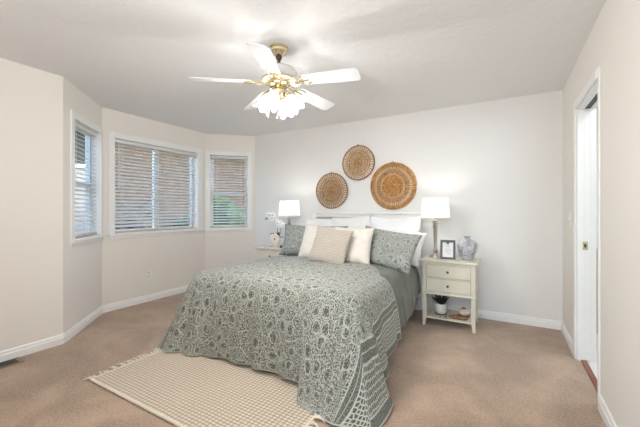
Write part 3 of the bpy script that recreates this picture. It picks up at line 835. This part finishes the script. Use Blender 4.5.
# picture frame on the right nightstand
pf = thing('picture_frame', 'small charcoal picture frame with printed card between lamp and vase', 'picture frame', (-.525, 3.625, .696), math.radians(4))
pf.rotation_euler = (math.radians(-10), 0, math.radians(6))
fw, fh = .150, .205
mb = MB(); b_ = .022
mb.box(-fw/2, -fw/2+b_, 0, .016, 0, fh); mb.box(fw/2-b_, fw/2, 0, .016, 0, fh); mb.box(-fw/2+b_, fw/2-b_, 0, .016, 0, b_); mb.box(-fw/2+b_, fw/2-b_, 0, .016, fh-b_-.004, fh)
mb.build('frame', M['frame'], pf, bevel=.002)
cd = MB().box(-fw/2+b_, fw/2-b_, .006, .012, b_, fh-b_-.004).build('card', M['mat'], pf)
mb = MB(); mb.box(-.014, .014, .003, .006, fh-.040, fh-.027); mb.sphere((0, .004, fh-.037), .009, (1, .3, 1), u=10, v=6); mb.build('clip', M['dark'], pf)
for zz, ww, off, ik in ((.138, .030, .004, 'ink'), (.108, .066, 0, 'ink'), (.1035, .060, .002, 'ink'), (.083, .056, .004, 'ink'), (.079, .028, -.010, 'ink'),
                        (.144, .040, .004, 'ink2'), (.060, .030, .012, 'ink2'), (.055, .024, .014, 'ink2')):
    mb = MB(); x = -ww/2+off
    while x < ww/2+off:
        l_ = random.uniform(.004, .009); mb.box(x, min(x+l_, ww/2+off), .0050, .006, zz, zz+.0022); x += l_+.0025
    mb.build('text_line', M[ik], cd)
st = MB(); st.box(-.02, .02, 0, .004, 0, .15, Matrix.Translation((0, .052, -.012+.003)) @ Matrix.Rotation(math.radians(18), 4, 'X')); st.build('easel_back', M['frame'], pf)

# vase
vs = thing('ceramic_vase', 'round mottled grey-white ceramic vase on the right nightstand', 'vase', (-.340, 3.69, .695))
MB().lathe([(.050, 0), (.054, .004), (.068, .04), (.086, .09), (.097, .135), (.095, .165), (.078, .195), (.050, .213), (.030, .220), (.024, .228), (.025, .236), (.036, .244), (.036, .248), (.022, .246), (.019, .225), (.0001, .215)], seg=40).build('body', M['vase'], vs, smooth=True, angle=60)

# shelf items
zs = .0945
pl = thing('potted_succulent', 'dark spiky succulent in a white pot on the right nightstand shelf', 'plant', (-.600, 3.66, zs))
MB().lathe([(.055, 0), (.062, .004), (.064, .010), (.056, .012), (.0001, .012)], seg=28).build('saucer', M['saucer'], pl, smooth=True, angle=40)
MB().lathe([(.046, .012), (.052, .018), (.060, .06), (.063, .108), (.063, .118), (.057, .118), (.055, .105), (.0001, .103)], seg=32).build('pot', M['pot'], pl, smooth=True, angle=40)
for k in range(20):
    a = k*2.399; tilt = .25+.95*(k/20); ln = .085+.03*random.random()
    mb = MB(); pts = []; rr = []
    for i in range(6):
        s_ = i/5; r_ = .006+ln*s_*math.sin(tilt); z_ = .108+ln*s_*math.cos(tilt)+.01*s_
        pts.append((r_*math.cos(a), r_*math.sin(a), z_)); rr.append(.013*(1-s_)**.6*(.6+.8*s_)+.0012)
    mb.tube(pts, rr, 7); mb.build('leaf', M['leafdark'], pl, smooth=True)
gd = thing('ceramic_gourd', 'cream ribbed round gourd ornament on a green dish on the nightstand shelf', 'ornament', (-.375, 3.68, zs))
gd.scale = (.82, .82, .82)
MB().lathe([(.05, 0), (.066, .006), (.074, .020), (.070, .026), (.050, .014), (.0001, .012)], seg=32).build('dish', M['greenglass'], gd, smooth=True)
MB().lathe([(.02, .018), (.048, .026), (.064, .050), (.064, .080), (.048, .102), (.020, .108), (.0001, .100)], seg=60, mod=lambda a, r, z, k: (r*(1+.045*math.cos(a*9)), z)).build('gourd', M['shell'], gd, smooth=True, angle=180)
MB().lathe([(.030, .107), (.026, .115), (.008, .117), (.006, .128), (.0001, .130)], seg=12).build('stalk', M['drift'], gd, smooth=True)
# driftwood
mb = MB()
mb.tube([(-.505, 3.565, .118), (-.46, 3.560, .112), (-.41, 3.558, .114), (-.36, 3.555, .112), (-.318, 3.552, .116)], [.010, .017, .015, .017, .010], 9)
mb.tube([(-.49, 3.590, .116), (-.44, 3.578, .124), (-.40, 3.566, .122)], [.006, .010, .007], 7)
for v_ in mb.bm.verts: v_.co += Vector((0, .004*noise.noise(v_.co*60), .003*noise.noise(v_.co*45+Vector((3, 3, 3)))))
tag(mb.build('driftwood', M['drift'], smooth=True), 'rough brown piece of driftwood at the front of the nightstand shelf', 'driftwood')
bg = thing('bead_garland', 'short garland of pale and dark wooden beads left of the driftwood on the shelf', 'garland', (-.58, 3.545, zs))
cs = MB(); pts = []
for k in range(11):
    pts.append((.010*k-.030+.004*math.sin(k), .006*math.sin(k*1.1), .0085))
cs.tube(pts, .0015, 5); cs.build('string', M['cord'], bg)
for k, p in enumerate(pts):
    MB().sphere(p, .0080, u=10, v=7).build('bead', M['beadd'] if k in (3, 7, 8) else M['bead'], bg, smooth=True)

# left nightstand ornaments
bk = thing('hardcover_book', 'beige book lying on the left nightstand under the round ornament', 'book', (-2.83, 3.60, .695), math.radians(6))
MB().box(-.105, .105, -.07, .07, .003, .035).build('pages', M['page'], bk)
MB().box(-.11, .11, -.075, .075, 0, .004).box(-.11, .11, -.075, .075, .034, .038).box(-.11, .11, -.078, -.073, 0, .038).build('cover', M['book'], bk, bevel=.001)
MB().box(-.012, .03, -.0795, -.078, .014, .024).build('spine_label', M['red'], bk)
rd = thing('round_ornament', 'round cream disc ornament with a dark centre standing on the book', 'ornament', (-2.825, 3.61, .7335), math.radians(28))
mtx = Matrix.Translation((0, 0, .074)) @ Matrix.Rotation(PI/2, 4, 'X')
MB().lathe([(.0001, -.014), (.060, -.014), (.070, -.008), (.073, 0), (.070, .008), (.060, .014), (.050, .011), (.030, .016), (.018, .012), (.0001, .012)], seg=40, mtx=mtx).build('disc', M['shell'] if False else M['page'], rd, smooth=True, angle=50)
MB().lathe([(.0001, .012), (.012, .0125), (.010, .018), (.0001, .019)], seg=14, mtx=mtx).build('centre_boss', M['saucer'], rd, smooth=True)
rg = MB()
for R_ in (.028, .044, .060): rg.torus((0, -.015, .074), R_, .0018, axis='y', n=36)
rg.build('ring', M['shell'], rd)
MB().box(-.03, .03, -.018, .018, 0, .006).build('stand', M['book'], rd)
sm = thing('small_jar', 'tiny black jar at the right edge of the left nightstand', 'jar', (-2.665, 3.55, .695))
MB().lathe([(.016, 0), (.020, .006), (.020, .024), (.014, .030), (.0001, .030)], seg=18).build('body', M['dark'], sm, smooth=True)
MB().lathe([(.015, .030), (.015, .037), (.0001, .038)], seg=18).build('lid', M['knob'], sm, smooth=True)

orc = thing('white_orchid', 'white orchid with two arching stems behind the round ornament on the left nightstand', 'orchid', (-2.865, 3.74, .695))
MB().lathe([(.035, 0), (.04, .004), (.046, .08), (.048, .09), (.042, .09), (.0001, .084)], seg=28).build('pot', M['pot'], orc, smooth=True, angle=40)
for a, ln, dz in ((3.0, .10, .05), (3.6, .11, .09), (4.1, .08, .02), (.3, .07, .04), (2.2, .09, .10)):
    mb = MB(); pts = []; rr = []
    def LP(u, v, a=a, ln=ln, dz=dz):
        wdt = .022*math.sin(PI*min(1, .08+u*.92))**.7
        r_ = .01+ln*u; z_ = .088+dz*math.sin(u*2.2)+.002
        s_ = (v*2-1)*wdt
        return Vector((r_*math.cos(a)-s_*math.sin(a), r_*math.sin(a)+s_*math.cos(a), z_+abs(v*2-1)*.008))
    mb.grid(LP, 10, 4); mb.build('leaf', M['leafg'], orc, smooth=True, solid=.003)
def vx(px, Z, Y=3.74):   # local x of the orchid for a world X
    return px
st1 = [(-.005, 0, .085), (-.010, .0, .20), (-.012, 0, .30), (-.020, 0, .38), (-.055, -.005, .43), (-.11, -.01, .442), (-.17, -.015, .425), (-.215, -.02, .395)]
st2 = [(.010, 0, .085), (.045, 0, .20), (.048, 0, .27), (.05, -.005, .315), (.08, -.01, .335), (.115, -.012, .325), (.15, -.015, .30)]
for s_ in (st1, st2): MB().tube(s_, .0032, 6).build('flower_stem', M['stem'], orc, smooth=True)
MB().tube([(-.013, .004, .085), (-.014, .004, .37)], .0045, 6).build('support_stake', M['stem'], orc)
def flower(p, r, rz):
    r *= 1.2
    mb = MB()
    Mx = Matrix.Translation(p) @ Matrix.Rotation(rz, 4, 'Z') @ Matrix.Rotation(PI/2, 4, 'X')
    for k in range(5):
        a = PI/2+k*2*PI/5; wd = 1.0 if k in (1, 4) else .66
        def PP(u, v, a=a, wd=wd):
            q = (v*2-1)*r*.42*wd*math.sin(PI*min(.97, .12+.86*u))
            rad = r*u; z = .18*r*math.sin(u*2)-.10*r*abs(v*2-1)
            return Mx @ Vector((rad*math.cos(a)-q*math.sin(a), rad*math.sin(a)+q*math.cos(a), z))
        mb.grid(PP, 6, 4)
    f = mb.build('flower', M['petal'], orc, smooth=True, solid=.002)
    MB().sphere(Mx @ Vector((0, -.002, .008)), r*.2, (1, 1, 1.1), u=10, v=7).build('flower_lip', M['yellow'], f, smooth=True)
for p, r, rz in (((-.145, -.03, .455), .042, .6), ((-.075, -.03, .448), .046, .3), ((-.035, -.03, .41), .044, .5), ((-.100, -.035, .40), .036, .2),
                 ((.025, -.03, .335), .044, .4), ((.070, -.03, .335), .044, .1), ((.105, -.03, .310), .038, .7), ((.045, -.035, .300), .034, .3)):
    flower(Vector(p), r, rz)
for p in ((-.215, -.02, .388), (-.190, -.018, .405), (.150, -.015, .295), (.178, -.016, .285)):
    MB().sphere(p, .013, (1, .9, 1.2), u=10, v=7).build('bud', M['bud'], orc, smooth=True)

# ------------------------------------------------------------ woven wall discs
def disc(cx, cz, R, label, mat, nsp, bands, holes):
    t = thing('woven_disc', label, 'wall basket', (cx, YB, cz), 0, 'round woven rattan wall decorations')
    rr = .0055*(R/.24)**.5
    dep = -.022
    # coiled solid centre + band rings: small radial ticks give the basket weave
    mb = MB()
    def weave(r0, r1, amp=.004):
        n1 = max(1, int((r1-r0)/(rr*1.7)))
        for k in range(n1):
            r = r0+(k+.5)*(r1-r0)/n1; nn = max(12, int(2*PI*r/.012))
            mb.torus((0, dep-.002*math.cos(PI*r/R/2*2), 0), r, rr*.95, axis='y', n=max(18, nn*2), seg=5, wob=amp, freq=nn//2+(k % 2))
    for (a, b) in bands: weave(a*R, b*R)
    mb.build('woven_coil', mat, t, smooth=True)
    sp = MB()
    for (a, b, cnt) in holes:
        for i in range(cnt):
            an = 2*PI*i/cnt
            wd = 2*PI*(a+b)/2*R/cnt*.46
            m_ = Matrix.Rotation(-an, 4, 'Y')
            sp.box(a*R-.006, b*R+.006, dep-.004, dep+.004, -wd/2, wd/2, m_)
    sp.build('spoke', mat, t)['kind'] = 'stuff'
    rm = MB()
    rm.torus((0, dep, 0), R-.007, .0075, axis='y', n=120, seg=8, wob=.0015, freq=60)
    rm.torus((0, dep+.010, 0), R-.006, .006, axis='y', n=90, seg=6)
    rm.build('rim', M['rimd'] if mat is not M['straw'] else M['straw'], t, smooth=True)
    MB().torus((0, dep, R+.004), .011, .003, axis='y', n=16).build('hanging_loop', M['rimd'], t, smooth=True)
    MB().tube([(0, dep+.004, 0), (0, -.001, 0)], .02, 10).build('wall_peg', M['rimd'], t)
    return t
disc(-1.248, 1.528, .305, 'largest golden woven rattan disc, hung at the right', M['straw'], 60, [(.03, .46), (.53, .70), (.82, .955)], [(.44, .55, 40), (.68, .84, 60)])
disc(-1.728, 1.862, .238, 'tan woven disc hung highest, above the middle of the headboard', M['straw_t'], 50, [(.03, .30), (.37, .44), (.52, .60), (.68, .72)], [(.28, .39, 30), (.42, .54, 44), (.58, .70, 52), (.70, .96, 40)])
disc(-2.138, 1.494, .256, 'brown woven disc hung lowest at the left, above the left pillows', M['straw_d'], 50, [(.03, .30), (.36, .44), (.50, .62), (.70, .76)], [(.28, .39, 30), (.42, .54, 44), (.60, .72, 52), (.74, .96, 44)])

# ------------------------------------------------------------ ceiling fan
FX, FY = -1.472, 1.93
fan = thing('ceiling_fan', 'white five-blade ceiling fan with brass fittings and lit tulip glass shades', 'ceiling fan', (FX, FY, H))
def L(z): return z-H
MB().lathe([(.0001, L(2.375)), (.022, L(2.376)), (.034, L(2.384)), (.046, L(2.390)), (.052, L(2.402)), (.060, L(2.406)), (.064, L(2.425)), (.072, L(2.428)), (.072, L(2.44))], seg=36).build('canopy', M['brass'], fan, smooth=True, angle=50)
MB().tube([(0, 0, L(2.36)), (0, 0, L(2.25))], .013, 14).sphere((0, 0, L(2.366)), .024).build('downrod', M['knob'], fan, smooth=True)
MB().lathe([(.03, L(2.188)), (.118, L(2.188)), (.130, L(2.196)), (.136, L(2.221)), (.134, L(2.251)), (.118, L(2.272)), (.070, L(2.288)), (.030, L(2.292)), (.0001, L(2.293))], seg=48).build('motor_housing', M['fanwhite'], fan, smooth=True, angle=50)
mb = MB().torus((0, 0, L(2.193)), .128, .007, n=60)
mb.torus((0, 0, L(2.270)), .118, .004, n=60)
mb.build('housing_ring', M['brass'], fan, smooth=True)
MB().lathe([(.0001, L(2.036)), (.022, L(2.038)), (.036, L(2.048)), (.030, L(2.058)), (.048, L(2.071)), (.058, L(2.091)), (.060, L(2.111)), (.045, L(2.121)), (.040, L(2.136)), (.070, L(2.146)), (.085, L(2.161)), (.086, L(2.181)), (.06, L(2.188)), (.0001, L(2.189))], seg=40).build('switch_housing', M['brass'], fan, smooth=True, angle=40)
mb = MB()
for k in range(10):
    a = k*2*PI/10; mb.box(.028, .060, -.006, .006, L(2.139), L(2.145), Matrix.Rotation(a, 4, 'Z'))
mb.build('housing_slots', M['dark'], fan)
for k in range(5):
    ang = math.radians(8+72*k)
    R4 = Matrix.Rotation(ang, 4, 'Z') @ Matrix.Translation((0, 0, L(2.18))) @ Matrix.Rotation(math.radians(3.2), 4, 'Y') @ Matrix.Translation((0, 0, -L(2.18))); zb = L(2.180); pit = Matrix.Rotation(math.radians(-13), 4, 'X')
    poly = [(.205, -.045), (.225, -.055), (.55, -.072), (.595, -.070), (.640, -.032), (.640, .036), (.595, .070), (.55, .072), (.225, .055), (.205, .045)]
    poly = [(.205, -.045), (.222, -.056), (.600, -.071), (.626, -.048), (.626, .048), (.600, .071), (.222, .056), (.205, .045)]
    mb = MB().prism(poly, zb-.003, zb+.003, R4 @ Matrix.Translation((0, 0, zb)) @ pit @ Matrix.Translation((0, 0, -zb)))
    mb.build('blade', M['fanwhite'], fan, bevel=.0015)
    MX = R4 @ Matrix.Translation((0, 0, zb)) @ pit @ Matrix.Translation((0, 0, -zb))
    mb = MB()
    def tp(pts, r): mb.tube([MX @ Vector(p) for p in pts], r, 7)
    z = zb-.008
    tp([(.075, 0, z-.002), (.12, 0, z-.010), (.165, 0, z-.004), (.20, 0, z), (.25, 0, z)], .0065)
    for sg in (-1, 1):   # scroll work
        tp([(.085, sg*.012, z), (.12, sg*.034, z-.006), (.155, sg*.036, z-.005), (.175, sg*.016, z-.002), (.155, sg*.006, z-.002)], .0048)
        tp([(.165, sg*.004, z), (.19, sg*.030, z), (.225, sg*.042, z), (.255, sg*.036, z), (.245, sg*.018, z)], .0052)
    mb.build('blade_iron', M['brass'], fan, smooth=True)
NS = 4
for k in range(NS):
    ang = math.radians(15+90*k); tilt = math.radians(38)
    R4 = Matrix.Rotation(ang, 4, 'Z')
    mb = MB(); mb.tube([R4 @ Vector(p) for p in ((.03, 0, L(2.075)), (.05, 0, L(2.088)), (.068, 0, L(2.085)), (.074, 0, L(2.068)))], .007, 8)
    mb.lathe([(.010, 0), (.026, .004), (.030, .018), (.026, .026), (.0001, .028)], seg=20, mtx=R4 @ Matrix.Translation((.070, 0, L(2.078))) @ Matrix.Rotation(PI-tilt, 4, 'Y'))
    mb.build('light_arm', M['brass'], fan, smooth=True, angle=50)
    MX = R4 @ Matrix.Translation((.074, 0, L(2.068))) @ Matrix.Rotation(PI-tilt, 4, 'Y')
    def ruf(a, r, z, kk):
        f = max(0, (z-.06)/.05)
        return r*(1+.13*f*math.cos(a*6)), z+.010*f*math.cos(a*6)
    MB().lathe([(.022, .004), (.030, .013), (.039, .030), (.043, .048), (.044, .066), (.049, .084), (.058, .100), (.068, .111)], seg=72, mtx=MX, mod=ruf, cap=False).build('glass_shade', M['fanglass'], fan, smooth=True, angle=180)
    MB().sphere((0, 0, .055), .020, (1, 1, 1.2), mtx=MX, u=14, v=10).build('bulb', M['bulb'], fan, smooth=True)
    p = MX @ Vector((0, 0, .098))
    light('bulb_glow', p, BULB_FAN, (1.0, .985, .975), .028, fan)
MB().lathe([(.0001, L(1.916)), (.009, L(1.922)), (.012, L(1.932)), (.006, L(1.942)), (.004, L(1.955)), (.004, L(2.042))], seg=16).build('finial', M['brass'], fan, smooth=True)
mb = MB()
for x, y in ((.035, -.02), (-.02, .035)):
    mb.tube([(x, y, L(2.06)), (x*1.05, y*1.05, L(1.99))], .0015, 5); mb.sphere((x*1.05, y*1.05, L(1.985)), .006, u=8, v=6)
mb.build('pull_chain', M['brass'], fan)
